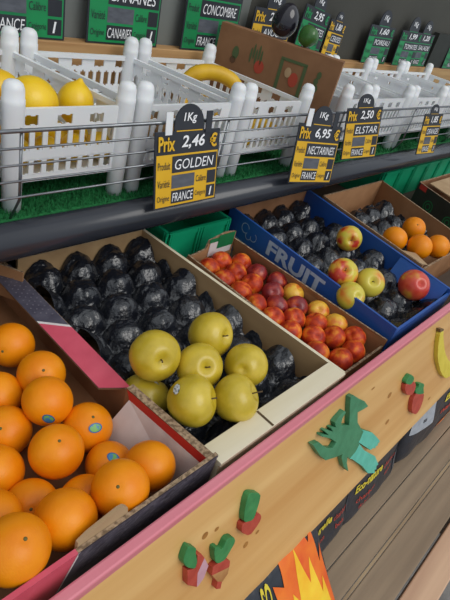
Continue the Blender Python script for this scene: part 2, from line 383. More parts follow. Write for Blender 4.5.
def aim(d): return Vector(d).normalized().to_track_quat('Z', 'Y')
def relax(items, zmin=None, it=200, gap=.0006):
    P = [Vector(i[0]) for i in items]; Rr = [i[1] for i in items]
    for _ in range(it):
        for a in range(len(P)):
            for b in range(a+1, len(P)):
                d = P[b]-P[a]; l = d.length; s = Rr[a]+Rr[b]+gap
                if l < s:
                    d.normalize(); q = d*((s-l)*.5); P[a] -= q; P[b] += q
        if zmin is not None:
            for a in range(len(P)):
                P[a].z = max(P[a].z, zmin+Rr[a])
    return P
rf = random.Random(11)
def fruit(kind, name, loc, R, label, cat, group, axis=None, scale=(1, 1, 1)):
    o = obj(name, ME[kind], loc, label, cat, group)
    ax = axis or (rf.uniform(-.8, .8), rf.uniform(-.8, .8), rf.uniform(.3, 1))
    q = aim(ax); o.rotation_mode = 'QUATERNION'
    spin = Matrix.Rotation(rf.uniform(0, 6.28), 3, 'Z').to_quaternion()
    o.rotation_quaternion = q @ spin; o.scale = (R*scale[0], R*scale[1], R*scale[2]); return o
def sub(o, key, name, d=None, label=None):
    c = bpy.data.objects.new(name, ME[key]); COL.objects.link(c); c.parent = o
    if d is not None:       # world direction on the fruit's surface
        loc = o.rotation_quaternion.inverted() @ Vector(d).normalized()
        c.rotation_mode = 'QUATERNION'; c.rotation_quaternion = aim(loc)
    if label: c['label'] = label
    return c

# ---------------------------------------------------------------- lower crates
def black_tray(x0, x1, y0, y1, z, label, h=.040, pitch=.086, ph=(0, 0), res=.0046, skew=0, name='fruit_tray', rim=.012, seed=0.):
    nx = int((x1-x0)/res); ny = int((y1-y0)/res); vs = []; fs = []
    for j in range(ny+1):
        for i in range(nx+1):
            x = x0+(x1-x0)*i/nx; y = y0+(y1-y0)*j/ny
            u = (x-x0)/pitch+ph[0]; v = (y-y0)/(pitch*.866)+ph[1]; best = 9; cx = cy = 0
            for r in (math.floor(v), math.floor(v)+1):
                uu = u-.5*(r % 2); c = round(uu); dx = (uu-c)*pitch; dy = (v-r)*pitch*.866
                dd = math.hypot(dx, dy)
                if dd < best: best = dd; cx, cy = dx, dy; cid = c*17+r*31
            rr = pitch*.465; q = best/rr
            hh = h*max(0, 1-q**2.6)**.62 if q < 1 else 0
            ang = math.atan2(cy, cx)
            wr = noise.noise(Vector((math.cos(ang)*2.6+cid, math.sin(ang)*2.6+seed, best*22)))
            hh += (.0066*wr*min(1, q*1.3)) if q < 1.1 else 0
            hh += .003*noise.noise(Vector((x*38, y*38, seed)))+.0022*noise.noise(Vector((x*150, y*60, seed)))
            e = min(x-x0, x1-x, y-y0, y1-y)
            if e < .016: hh += rim*(1-e/.016)
            vs.append((x+skew*(y-y0), y, z+hh))
    for j in range(ny):
        for i in range(nx):
            a = j*(nx+1)+i; fs.append((a, a+1, a+nx+2, a+nx+1))
    mb = MB(); mb.add(vs, fs, 'tray', True)
    o = mb.build(name, loc=((x0+x1)/2, y0, z), label=label, cat='tray')
    return o

FZ = -.718   # display floor
# A: orange crate
A = thing('orange_crate', (.23, .23, FZ), 'cardboard crate of oranges with pink and dark printed rim at the left', 'crate')
part(MB().box(.03, .43, .232, .82, FZ+.0005, -.709, 'carddark'), 'bottom_panel', A)
part(MB().wall((.03, .82), (.03, .232), -.709, -.62, .006, 'carddark', 'cardedge', 'print_dark'), 'side_panel', A)
part(MB().wall((.43, .82), (.03, .82), -.709, -.62, .006, 'carddark', 'cardedge', 'print_dark'), 'back_panel', A)
mb = MB().wall((.43, .41), (.43, .82), -.709, -.62, .006, 'carddark', 'cardedge', 'print_dark')
mb.wall((.446, .236), (.43, .41), -.709, -.606, .014, 'carddark', 'cardedge', 'print_dark', z1b=-.604)
sp = part(mb, 'side_panel', A, 'brown side panel with a thick corrugated double wall near the front corner')
mb = MB()
def flapq(y0, y1, y0b, y1b, mat, h=0):   # folded-in flap along the right hand side
    xo, xi = .432, .392
    mb.add([(xi, y0b, -.6235+h), (xo, y0, -.6185+h), (xo, y1, -.6185+h), (xi, y1b, -.6235+h)], [(0, 1, 2, 3)], mat)
flapq(.415, .80, .445, .80, 'print_dark'); flapq(.415, .80, .445, .80, 'carddark', -.003)
flapq(.415, .585, .445, .625, 'print_pink', .0008); flapq(.585, .592, .625, .632, 'print_white', .0008)
for i in range(5):
    for j in range(14):
        y = .60+.013*j+(.006 if i % 2 else 0); x = .400+.0075*i
        if y < .61+(.432-x)*1.0: continue
        z = -.6228+.005*(x-.392)/.04+.0012; q = .0019
        mb.add([(x-q, y, z), (x, y-q, z), (x+q, y, z), (x, y+q, z)], [(0, 1, 2, 3)], 'dots')
part(mb, 'folded_flap', A, 'folded flap with dotted dark print and a pink band')
mb = MB().wall((.424, .44), (.440, .25), -.690, -.628, -.001, 'print_white'); 
mb = MB()
mb.add([(.4160, .398, -.6215), (.4300, .242, -.6225), (.415, .240, -.705), (.378, .415, -.705)], [(0, 1, 2, 3)], 'print_white')
mb.add([(.4160, .398, -.6215), (.4300, .242, -.6225), (.4305, .240, -.6045), (.4150, .406, -.6045)], [(0, 1, 2, 3)], 'print_red')
part(mb, 'corner_flap', A, 'pale inner corner flap with a red band')
mb = MB().wall((.03, .232), (.446, .232), -.705, -.600, .006, 'carddark', 'cardedge', 'print_dark')
mb.add([(.03, .2315, -.67), (.185, .2315, -.67), (.213, .2315, -.5998), (.03, .2315, -.5998)], [(0, 1, 2, 3)], 'print_pink')
mb.add([(.03, .2315, -.5995), (.213, .2315, -.5995), (.213, .2385, -.5995), (.03, .2385, -.5995)], [(0, 1, 2, 3)], 'print_pink')
mb.add([(.185, .2312, -.67), (.188, .2312, -.67), (.216, .2312, -.5993), (.213, .2312, -.5993)], [(0, 1, 2, 3)], 'print_white')
mb.add([(.213, .2310, -.605), (.446, .2310, -.605), (.446, .2310, -.6005), (.213, .2310, -.6005)], [(0, 1, 2, 3)], 'print_dark')
rg = random.Random(5)
for i in range(420):
    x = rg.uniform(.215, .44); z = rg.uniform(-.655, -.603); l = rg.uniform(.003, .008)
    mb.add([(x, .2308, z), (x+l, .2308, z+l*.3), (x+l, .2308, z+l*.3+.0018), (x, .2308, z+.0018)], [(0, 1, 2, 3)], 'dots')
part(mb, 'front_panel', A, 'dark printed front panel with a pink corner')
mb = MB().frame((.213, .2405, -.624), (1, 0, 0), (0, .12, .99))
mb.prism([(0, 0), (.004, .030), (.018, .036), (.060, .043), (.068, .041), (.074, .034), (.076, .02), (.02, .01)], 0, .005, 'cardlight')
part(mb, 'torn_flap', A, 'torn brown flap standing up at the front')
mb = MB().wall((.385, .808), (.425, .74), -.67, -.598, .004, 'card', 'cardedge'); part(mb, 'corner_gusset', A, 'brown cardboard corner at the back')

# B: wooden crate
B = thing('wooden_crate', (.62, .225, FZ), 'pale wooden crate of golden apples with a bare front slat', 'crate')
part(MB().box(.452, .795, .228, .82, FZ+.0005, -.708, 'slatside'), 'bottom_panel', B)
part(MB().wall((.812, .228), (.780, .82), -.708, -.62, .008, 'slatside', 'pale'), 'side_panel', B)
part(MB().wall((.452, .82), (.452, .43), -.708, -.655, .006, 'slatside'), 'side_panel', B)
part(MB().wall((.778, .82), (.455, .82), -.708, -.62, .008, 'slatside', 'pale'), 'back_panel', B)
part(MB().wall((.452, .227), (.800, .227), -.708, -.629, .008, 'pale'), 'front_panel', B)
part(MB().box(.452, .806, .2245, .264, -.628, -.6185, 'pale'), 'front_slat', B, 'pale top slat across the front', bevel=.001)
part(MB().box(.575, .580, .2255, .262, -.6183, -.6181, 'stem'), 'notch', B)
black_tray(.460, .772, .27, .81, -.684, 'black moulded film tray filling the wooden crate of golden apples', skew=0.0, seed=1.3)

# C: nectarine tray
C = thing('nectarine_crate', (.90, .23, FZ), 'narrow brown cardboard tray of nectarines between the wooden crate and the blue box', 'crate')
part(MB().box(.820, .965, .236, .70, FZ+.0005, -.690, 'carddark'), 'bottom_panel', C)
part(MB().wall((.826, .70), (.818, .236), -.690, -.638, .005, 'card', 'cardedge'), 'side_panel', C)
part(MB().hexa([(1.018, .236, -.690), (1.012, .70, -.690), (1.007, .70, -.690), (1.013, .236, -.690), (1.016, .236, -.632), (.990, .70, -.625), (.985, .70, -.625), (1.011, .236, -.632)], 'card', 'cardedge'), 'side_panel', C)
part(MB().box(.965, 1.012, .236, .70, FZ+.0005, -.690, 'carddark'), 'bottom_panel', C)
mb = MB().frame((.825, .702, -.690), (1, 0, 0), (0, 0, 1))
mb.prism([(0, 0), (.165, 0), (.162, .085), (.125, .090), (.066, .078), (.060, .055), (.0, .045)], 0, .005, 'card', 'cardedge')
part(mb, 'back_panel', C, 'brown back panel stepping up to a tall tab')
mb = MB().frame((.825, .6965, -.690), (1, 0, 0), (0, 0, 1))
mb.quad(.070, .155, .030, .078, .0005, 'print_white'); mb.quad(.066, .10, .070, .082, .0008, 'greenlabel'); mb.quad(.098, .158, .048, .087, .0008, 'greenlabel')
part(mb, 'label', C, 'white and green label on the back panel')
part(MB().wall((.818, .236), (1.016, .236), -.690, -.650, .005, 'card', 'cardedge'), 'front_panel', C)

# D: blue fruit box
D = thing('blue_fruit_box', (1.2, .23, FZ), 'blue cardboard box lettered FRUIT with a few bicolour apples', 'crate')
zt = -.60
dl0, dl1 = Vector((1.022, .232)), Vector((1.072, .80)); dr0, dr1 = Vector((1.352, .232)), Vector((1.450, .80))
part(MB().hexa([(1.024, .238, FZ+.0005), (1.350, .238, FZ+.0005), (1.446, .795, FZ+.0005), (1.074, .795, FZ+.0005), (1.024, .238, -.68), (1.350, .238, -.68), (1.446, .795, -.68), (1.074, .795, -.68)], 'blue'), 'bottom_panel', D)
mb = MB().wall(dl1, dl0, -.70, zt, .006, 'blue', 'blue')
ux = Vector((dl0.x-dl1.x, dl0.y-dl1.y, 0)); uy = Vector((0, 0, 1)); L = ux.length
mb.frame((dl1.x, dl1.y, -.70), ux, uy)
mb.quad(0, L, .028, .0305, .0008, 'bluewhite')
mb.text('FRUIT', .165, .046, .200, .042, .001, 'bluewhite', .04)
# scrolling emblem, drawn as strokes
for c0, r0, a0, a1 in (((.075, .072), .014, .3, 5.6), ((.092, .056), .010, 2.6, 6.8), ((.110, .062), .012, -2.2, 1.2)):
    pts = [(c0[0]+r0*math.cos(a0+(a1-a0)*k/12), c0[1]+r0*math.sin(a0+(a1-a0)*k/12)) for k in range(13)]
    for a, b in zip(pts, pts[1:]):
        d = Vector((b[0]-a[0], b[1]-a[1])).normalized()*.0009
        mb.add([mb.P(a[0]-d.y, a[1]+d.x, .001), mb.P(a[0]+d.y, a[1]-d.x, .001), mb.P(b[0]+d.y, b[1]-d.x, .001), mb.P(b[0]-d.y, b[1]+d.x, .001)], [(0, 1, 2, 3)], 'bluewhite')
part(mb, 'side_panel', D, 'blue side panel printed FRUIT in pale letters')
part(MB().wall(dr0, dr1, -.70, zt, .008, 'blue', 'blue'), 'side_panel', D)
part(MB().wall(dl0, dr0, -.70, -.612, .006, 'blue', 'blue'), 'front_panel', D)
part(MB().wall(dr1, dl1, -.70, zt, .006, 'carddark', 'cardedge'), 'back_panel', D)
mb = MB(); mb.add([(1.300, .245, -.655), (1.345, .242, -.601), (1.376, .40, -.601), (1.335, .40, -.655)], [(0, 1, 2, 3)], 'blue')
part(mb, 'corner_gusset', D)
black_tray(1.040, 1.352, .245, .79, -.672, 'black moulded film tray inside the blue fruit box', skew=.10, seed=5.1, h=.036)

# E: brown box of oranges
E_ = thing('orange_carton', (1.6, .33, FZ), 'brown cardboard box with a dark liner and four oranges, right of the blue box', 'crate')
e0, e1, e2, e3 = (1.388, .34), (1.735, .34), (1.875, .745), (1.462, .745)
part(MB().hexa([(e0[0], e0[1], FZ+.0005), (e1[0], e1[1], FZ+.0005), (e2[0], e2[1], FZ+.0005), (e3[0], e3[1], FZ+.0005), (e0[0], e0[1], -.70), (e1[0], e1[1], -.70), (e2[0], e2[1], -.70), (e3[0], e3[1], -.70)], 'carddark'), 'bottom_panel', E_)
for p, q, nm in ((e0, e1, 'front_panel'), (e1, e2, 'side_panel'), (e2, e3, 'back_panel'), (e3, e0, 'side_panel')):
    part(MB().wall(p, q, -.70, -.60 if nm != 'front_panel' else -.625, .006, 'card', 'cardedge'), nm, E_)
mb = MB(); mb.add([(1.395, .345, -.602), (1.46, .345, -.622), (1.49, .40, -.622), (1.412, .42, -.603)], [(0, 1, 2, 3)], 'cardlight')
part(mb, 'corner_flap', E_)
black_tray(1.435, 1.745, .43, .69, -.672, 'black film liner in the brown box of four oranges', skew=.18, seed=9.4, h=.03)

# green plastic crates behind, black printed carton far right
def green_crate(x0, x1, y0, y1, zt, label):
    t = thing('green_crate', ((x0+x1)/2, y0, FZ), label, 'crate')
    part(MB().box(x0, x1, y0, y1, FZ+.0005, FZ+.006, 'teal'), 'bottom_panel', t)
    for p, q, nm in (((x0, y0), (x1, y0), 'front_panel'), ((x1, y0), (x1, y1), 'side_panel'), ((x1, y1), (x0, y1), 'back_panel'), ((x0, y1), (x0, y0), 'side_panel')):
        mb = MB().wall(p, q, FZ+.006, zt, .005, 'teal')
        P, Q = Vector(p), Vector(q); d = (Q-P).normalized(); nn = Vector((d.y, -d.x))*.004
        mb.wall(P+nn, Q+nn, zt-.014, zt, .004, 'teal'); L = (Q-P).length; k = max(2, int(L/.13))
        for i in range(k+1):
            for jj in range(3):
                a = P+d*min(L-.006, max(0, L*i/k+(-.014+.010*jj))); 
                mb.wall(a+nn*1.6, a+d*.005+nn*1.6, FZ+.006, zt-.002, .006, 'teal')
        part(mb, nm, t)
    return t
green_crate(.822, 1.045, .770, 1.05, -.618, 'green ribbed plastic crate under the shelf behind the nectarines')
green_crate(1.93, 2.75, .765, 1.10, -.585, 'long green plastic crate under the shelf at the right')
G = thing('black_carton', (2.05, .35, FZ), 'black printed carton with a tan flap at the right edge of the photo', 'crate')
g0, g1, g2, g3 = (1.875, .30), (2.32, .30), (2.45, .66), (2.02, .66)
part(MB().hexa([(*p, FZ+.0005) for p in (g0, g1, g2, g3)]+[(*p, -.70) for p in (g0, g1, g2, g3)], 'carddark'), 'bottom_panel', G)
for p, q, nm in ((g0, g1, 'front_panel'), (g1, g2, 'side_panel'), (g2, g3, 'back_panel')):
    part(MB().wall(p, q, -.70, -.585, .006, 'carddark', 'cardedge', 'boxblack'), nm, G)
mb = MB().wall(g3, g0, -.70, -.585, .006, 'carddark', 'cardedge', 'boxblack')
ux = Vector((g0[0]-g3[0], g0[1]-g3[1], 0)); mb.frame((g3[0], g3[1], -.70), ux, (0, 0, 1))
for cu, cv, r in ((.09, .055, .024), (.20, .05, .022), (.30, .055, .02)):
    for rr, w_ in ((r, .004), (r*.55, .004)):
        for k in range(16):
            a, b = 2*math.pi*k/16, 2*math.pi*(k+1)/16
            mb.add([mb.P(cu+rr*math.cos(a), cv+rr*math.sin(a), .001), mb.P(cu+rr*math.cos(b), cv+rr*math.sin(b), .001), mb.P(cu+(rr-w_)*math.cos(b), cv+(rr-w_)*math.sin(b), .001), mb.P(cu+(rr-w_)*math.cos(a), cv+(rr-w_)*math.sin(a), .001)], [(3, 2, 1, 0)], 'greenlabel')
mb.quad(.012, .05, .094, .114, .0012, 'print_red')
part(mb, 'side_panel', G, 'black side panel with green ring prints and a red patch')
part(MB().hexa([(2.05, .63, -.584), (1.98, .42, -.584), (2.33, .42, -.584), (2.43, .63, -.584), (2.05, .63, -.580), (1.98, .42, -.580), (2.33, .42, -.580), (2.43, .63, -.580)], 'cardlight'), 'top_flap', G, 'tan inner side of the folded top flap')

# ---------------------------------------------------------------- fruit
O = [((0.345, 0.628, -0.655), 'farthest orange in the left crate, highest in the photo', [(-0.75, -0.55, 0.37)], None),
 ((0.347, 0.536, -0.647), 'orange in the left crate just in front of the farthest one, behind the sticker orange', [(-0.25, -0.52, 0.82)], None),
 ((0.318, 0.470, -0.632), 'orange with a sticker on its lower side, second nearest the pink flap', None, (-0.48, -0.87, 0.08)),
 ((0.279, 0.548, -0.670), 'orange cut by the left edge of the photo, upper one beside the sticker orange', None, None),
 ((0.356, 0.415, -0.663), 'orange nearest the pink flap with a round green and blue sticker', [(-0.03, -0.28, 0.96)], (-0.17, -0.66, 0.73)),
 ((0.256, 0.479, -0.670), 'orange near the left photo edge, its calyx turned left, between two cut off ones', [(-0.4, -0.37, 0.84)], None),
 ((0.285, 0.390, -0.642), 'orange in the middle of the left crate with its calyx facing up', [(-0.09, -0.24, 0.97)], None),
 ((0.212, 0.421, -0.665), 'orange at the left photo edge left of the middle one', None, None),
 ((0.348, 0.345, -0.673), 'orange with a green sticker on top, beside the pale corner flap', None, (-0.16, -0.3, 0.94)),
 ((0.375, 0.292, -0.637), 'orange in the front right corner against the pale corner flap', [(.5, .5, .4)], None),
 ((0.285, 0.315, -0.672), 'low orange with a green sticker half hidden behind the front ones', None, (0.24, -0.3, 0.92)),
 ((0.308, 0.277, -0.615), 'glossy orange by the dark printed front panel, left of the corner one', [(-0.45, -0.27, 0.85)], None),
 ((0.232, 0.285, -0.620), 'large orange behind the torn brown flap', [(.5, .6, .3)], None),
 ((0.166, 0.345, -0.637), 'orange at the left photo edge behind the nearest orange', None, None),
 ((0.226, 0.352, -0.673), 'low orange mostly hidden, showing its dark calyx between three others', [(-0.33, -0.53, 0.78)], None),
 ((0.162, 0.277, -0.598), 'nearest and largest looking orange at the lower left corner of the photo', [(0.12, -0.33, 0.94)], None)]
Rr = .0385
RO = [.0375 if 'front right corner' in o[1] else .037 if 'half hidden' in o[1] else .036 if 'beside the pale corner flap' in o[1] or 'mostly hidden' in o[1] else .0385 for o in O]
PO = [Vector(o[0]) for o in O]
for (p, lab, cal, stk), q, rr in zip(O, PO, RO):
    o = fruit('orange', 'orange', q, rr, lab, 'orange', 'oranges in the left cardboard crate', axis=cal[0] if cal else None)
    if cal: c = sub(o, 'calyx', 'calyx'); c.location = (0, 0, .925)
    if stk: sub(o, 'sticker', 'sticker', stk, 'green and blue oval sticker')
G_ = [((0.477, 0.422, -0.585), .042, (-0.3, -0.83, 0.47), None, 'golden apple highest on the left of the group, its stem hollow facing the viewer'),
 ((0.601, 0.415, -0.59), .042, (0.14, -0.86, 0.5), None, 'golden apple at the back of the group, farthest from the front slat'),
 ((0.466, 0.412, -0.648), .042, (.6, .2, .6), (0.13, -0.25, 0.96), 'golden apple half hidden behind the corrugated corner of the orange crate'),
 ((0.549, 0.381, -0.595), .040, (-0.29, -0.69, 0.67), None, 'golden apple in the centre of the group with a dark stem hollow'),
 ((0.487, 0.333, -0.596), .041, (0.5, -0.6, 0.4), (-0.63, 0.37, 0.68), 'golden apple with a pale oval sticker, nearest the orange crate'),
 ((0.556, 0.298, -0.607), .040, (0.45, -0.49, 0.55), None, 'golden apple with a long stem close to the front slat'),
 ((0.622, 0.336, -0.6), .039, (.7, .3, -.4), None, 'golden apple at the right of the group, stem hidden')]
PG = relax([(g[0], g[1]) for g in G_], None, 80)
for g, q in zip(G_, PG):
    o = fruit('golden', 'golden_apple', q, g[1], g[4], 'apple', 'golden apples in the wooden crate', axis=g[2])
    s = sub(o, 'stem', 'stem'); s.location = (0, 0, .72)
    if 'long stem' in g[4]: s.scale = (1, 1, 1.8)
    if g[3]: sub(o, 'sticker_white', 'sticker', g[3], 'small pale oval sticker')
D_ = [((1.315, 0.542, -0.612), .037, (-0.73, -0.63, 0.26), 'bicolour apple alone at the back of the blue box', 1),
 ((1.087, 0.418, -0.6), .037, (-0.59, -0.36, 0.73), 'red and yellow apple touching two others in the blue box, the reddest of the three', 1),
 ((1.062, 0.380, -0.612), .035, (.3, .6, -.5), 'yellow apple lowest of the three, against the lettered side of the blue box', 0),
 ((1.152, 0.376, -0.61), .037, (-0.62, -0.44, 0.65), 'yellow apple right of the red one in the group of three in the blue box', 0),
 ((1.28, 0.307, -0.612), .041, (.5, .5, -.6), 'large red apple alone near the front right corner of the blue box', 1)]
ME['apple_red'] = ME['apple2'].copy(); ME['apple_red'].materials[0] = pm('red_apple_skin', 'c9392a', 'dba03a', rough=.3, scale=1.0, lo=.45, hi=.75, c3='d4553a', coat=.2, detail=2)
ME['apple_yellow'] = ME['apple2'].copy(); ME['apple_yellow'].materials[0] = pm('yellow_apple_skin', 'd2c245', 'd9822f', rough=.3, scale=1.0, lo=.5, hi=.72, c3='d8b040', coat=.2, detail=2)
PD = relax([(d[0], d[1]) for d in D_], None, 60)
for i, (d, q) in enumerate(zip(D_, PD)):
    k = ('apple2', 'apple2', 'apple_yellow', 'apple_yellow', 'apple_red')[i]
    o = fruit(k, 'apple', q, d[1], d[3], 'apple', 'bicolour apples in the blue box', axis=d[2])
    s = sub(o, 'stem', 'stem'); s.location = (0, 0, .68)
E2 = [((1.490, 0.472, -0.615), .038, 'leftmost of the four oranges in the brown box'), ((1.640, 0.484, -0.615), .037, 'rear one of the four oranges in the brown box'),
 ((1.520, 0.412, -0.612), .038, 'middle front one of the four oranges in the brown box'), ((1.596, 0.378, -0.612), .037, 'rightmost of the four oranges in the brown box')]
PE = relax([(e[0], e[1]) for e in E2], None, 60)
for e, q in zip(E2, PE):
    o = fruit('orange', 'orange', q, e[1], e[2], 'orange', 'oranges in the brown box'); sub(o, 'calyx', 'calyx').location = (0, 0, .925)
NN = [(0.891, 0.659, -0.66), (0.856, 0.624, -0.66), (0.95, 0.633, -0.66), (0.899, 0.599, -0.66), (0.859, 0.569, -0.66), (0.954, 0.573, -0.66), (0.909, 0.544, -0.66), (0.86, 0.508, -0.66), (0.846, 0.478, -0.66), (0.962, 0.514, -0.66), (0.914, 0.481, -0.66), (0.87, 0.454, -0.66), (0.843, 0.426, -0.66), (0.969, 0.448, -0.66), (0.919, 0.42, -0.66), (0.877, 0.391, -0.66), (0.843, 0.363, -0.66), (0.976, 0.389, -0.66), (0.927, 0.363, -0.66), (0.887, 0.332, -0.66), (0.848, 0.31, -0.66), (0.980, 0.331, -0.66), (0.938, 0.303, -0.66), (0.892, 0.278, -0.66), (0.986, 0.277, -0.66), (0.948, 0.263, -0.66)]
tone = 'nnnnndnnndddnldnnlnnnlnnnn'
NR = .0272
PN = [Vector(p) for p in NN]
for _i in range(200):
    for a in range(len(PN)):
        for b in range(a+1, len(PN)):
            d = PN[b]-PN[a]; l = d.length
            if l < 2*NR-.0012: d.normalize(); PN[a] -= d*(2*NR-.0012-l)*.5; PN[b] += d*(2*NR-.0012-l)*.5
    for p in PN:
        p.z = max(-.6895+NR, min(p.z, -.645)); hx = .987-(p.y-.236)*.026-NR*0; p.x = min(max(p.x, .8265+NR+(p.y-.236)*.0175), max(.985, .9)); p.y = min(max(p.y, .243+NR), .690-NR)
colm = {0: [], 1: [], 2: []}
for i, p in enumerate(PN): colm[0 if p.x < .88 else (1 if p.x < .937 else 2)].append(i)
ordn = ['first', 'second', 'third', 'fourth', 'fifth', 'sixth', 'seventh', 'eighth', 'ninth', 'tenth', 'eleventh', 'twelfth', 'thirteenth']
side = ['in the row along the wooden crate', 'in the middle row of the tray', 'in the row along the blue box']
for c, ids in colm.items():
    for k, i in enumerate(sorted(ids, key=lambda i: -PN[i].y)):
        t = tone[i]; key = {'n': 'nect', 'd': 'nect2', 'l': 'nect3'}[t]; cn = {'n': 'red and orange', 'd': 'dark red', 'l': 'yellow flushed'}[t]
        fruit(key, 'nectarine', PN[i], NR, f'{cn} nectarine, {ordn[k]} from the back {side[c]}', 'nectarine', 'nectarines in the cardboard tray')

# upper shelf contents
fruit('lemon', 'lemon', (.487, .838, -.318), .040, 'big lemon lying lengthwise at the front of its white crate', 'lemon', 'lemons in the white crate', axis=(1, .12, -.08), scale=(1.08, 1.08, 1.0))
fruit('lemon', 'lemon', (.590, .862, -.330), .034, 'smaller lemon standing with its tip up beside the big lemon', 'lemon', 'lemons in the white crate', axis=(.25, .1, 1))
fruit('lemon', 'lemon', (.470, .925, -.328), .036, 'lemon behind the big lemon at the left edge of the photo', 'lemon', 'lemons in the white crate', axis=(1, -.4, .1))
for i in range(8):
    fruit('lemon', 'lemon', (.455+.058*(i % 4), .826+.070*(i//4), -.4025), .0265, 'lemon in the lower layer seen through the slots of the white crate', 'lemon', 'lemons in the lower layer', axis=(.1, 1, .0))
for i in range(6):
    fruit('kiwi', 'kiwifruit', (.76+.068*(i % 3), .85+.085*(i//3), -.404+.0*i), .026, ['brown kiwifruit at the front left of its white crate', 'brown kiwifruit at the front middle of its white crate', 'brown kiwifruit at the front right of its white crate', 'brown kiwifruit at the back left of its white crate', 'brown kiwifruit at the back middle of its white crate', 'brown kiwifruit at the back right of its white crate'][i], 'kiwi', 'kiwifruit in the white crate', axis=(.3, 1, .1))
def banana_mesh():
    mb = MB(); pts = []; rs = []
    for i in range(19):
        t = i/18; a = math.radians(-62+124*t); pts.append((.105*math.sin(a), 0, .105*math.cos(a)-.105))
        r = .0205*min(1, .35+2.6*t, .30+2.4*(1-t)); rs.append(r)
    mb.tube(pts, rs, 'banana', 8)
    a = math.radians(62); p = Vector(pts[-1]); mb.tube([p, p+Vector((.022*math.cos(a), 0, -.022*math.sin(a)))], [.0068, .0055], 'brownpaint', 8)
    return mb.mesh('banana')
ME['banana'] = banana_mesh()
def banana(loc, rot, lab):
    o = obj('banana', ME['banana'], loc, lab, 'banana', 'bananas in the white crate'); o.rotation_euler = rot; return o
banana((1.085, .975, -.302), (math.radians(-25), 0, math.radians(-38)), 'banana arching highest out of its white crate')
banana((1.09, .93, -.385), (math.radians(-30), 0, math.radians(-30)), 'banana just below and in front of the highest one')
banana((1.14, .85, -.395), (math.radians(-70), 0, math.radians(5)), 'banana low at the front of its crate, seen through the slots')
banana((1.10, 1.02, -.37), (math.radians(-60), 0, math.radians(-10)), 'banana lying low at the back of its white crate')
for i in range(4):
    fruit('kiwi', 'kiwifruit', (1.68+.075*(i % 3), .95+.07*(i//3), -.404), .026, ['brown fruit left in the crate right of the carton', 'brown fruit in the middle of the crate right of the carton', 'brown fruit right in the crate right of the carton', 'brown fruit at the back of the crate right of the carton'][i], 'kiwi', 'brown fruit right of the carton', axis=(1, .4, .1))

# brown carton standing on its side
K = thing('brown_carton', (1.33, .95, -.49), 'brown carton with printed vegetables standing among the white crates', 'box')
kp, kq = Vector((1.385, .795, 0)), Vector((1.232, 1.128, 0)); kd = (kp-kq).normalized(); kn = Vector((-kd.y, kd.x, 0)); KT = -.212
def slab(a, b, t, z0, z1, mat, top=None):
    return MB().hexa([(p.x, p.y, z0) for p in (a, b, b+t, a+t)]+[(p.x, p.y, z1) for p in (a, b, b+t, a+t)], mat, top)
mb = slab(kq, kp, kn*.006, -.4885, KT, 'cartoncard', 'cardedge'); mb.frame((kq.x, kq.y, -.4885), kd, (0, 0, 1))
def blob(cu, cv, ru, rv, mat, n=12):
    mb.add([mb.P(cu+ru*math.cos(2*math.pi*k/n), cv+rv*math.sin(2*math.pi*k/n), .0012) for k in range(n)], [tuple(range(n))], mat)
blob(.060, .215, .010, .018, 'printgreen'); blob(.056, .195, .009, .010, 'printbrown')
for k in range(5): blob(.122+.008*k-.016, .222+.012*(k % 2), .0032, .022, 'printgreen', 8)
blob(.138, .198, .015, .018, 'printred')
mb.quad(.195, .275, .150, .156, .0012, 'printgreen'); mb.quad(.195, .275, .238, .246, .0012, 'printgreen'); mb.quad(.195, .205, .150, .24, .0012, 'printgreen'); mb.quad(.265, .275, .150, .24, .0012, 'printgreen')
blob(.245, .195, .014, .020, 'printred'); blob(.225, .21, .010, .014, 'cardlight')
for k in range(4): blob(.310+.004*(k % 2), .175+.018*k, .007, .011, 'printgreen', 7)
part(mb, 'large_panel', K, 'brown panel printed with vegetables')
part(slab(kp+kn*.006-kd*.006, kp+kn*.006, kn*.026, -.4885, KT, 'card'), 'end_panel', K)
part(slab(kq+kn*.032, kp+kn*.032, kn*.006, -.4885, KT, 'cartoncard'), 'large_panel', K)
part(slab(kq, kp, kn*.038, KT, KT+.004, 'cartoncard'), 'top_panel', K)

# dark glossy aubergine and green pepper on the carton
ME['aub'] = lathe_mesh('aubergine', [(max(math.cos(-math.pi/2+math.pi*i/20), .004)*(1-.12*math.sin(-math.pi/2+math.pi*i/20)), 1.25*math.sin(-math.pi/2+math.pi*i/20)) for i in range(21)], 'aubergine', 32)
fruit('aub', 'aubergine', (1.350, 1.000, -.160), .037, 'dark glossy aubergine above the carton, in front of the yellow avocado card', 'vegetable', None, axis=(.15, -.1, 1))
ME['pep'] = lathe_mesh('green_pepper', apple_prof(1.1, .12, .05), 'pepper', 32, ridge=lambda t, z: 1+.06*math.cos(4*t))
fruit('pep', 'green_pepper', (1.372, .925, -.180), .027, 'green pepper on the carton beside the dark aubergine', 'vegetable', None, axis=(.5, -.3, 1))

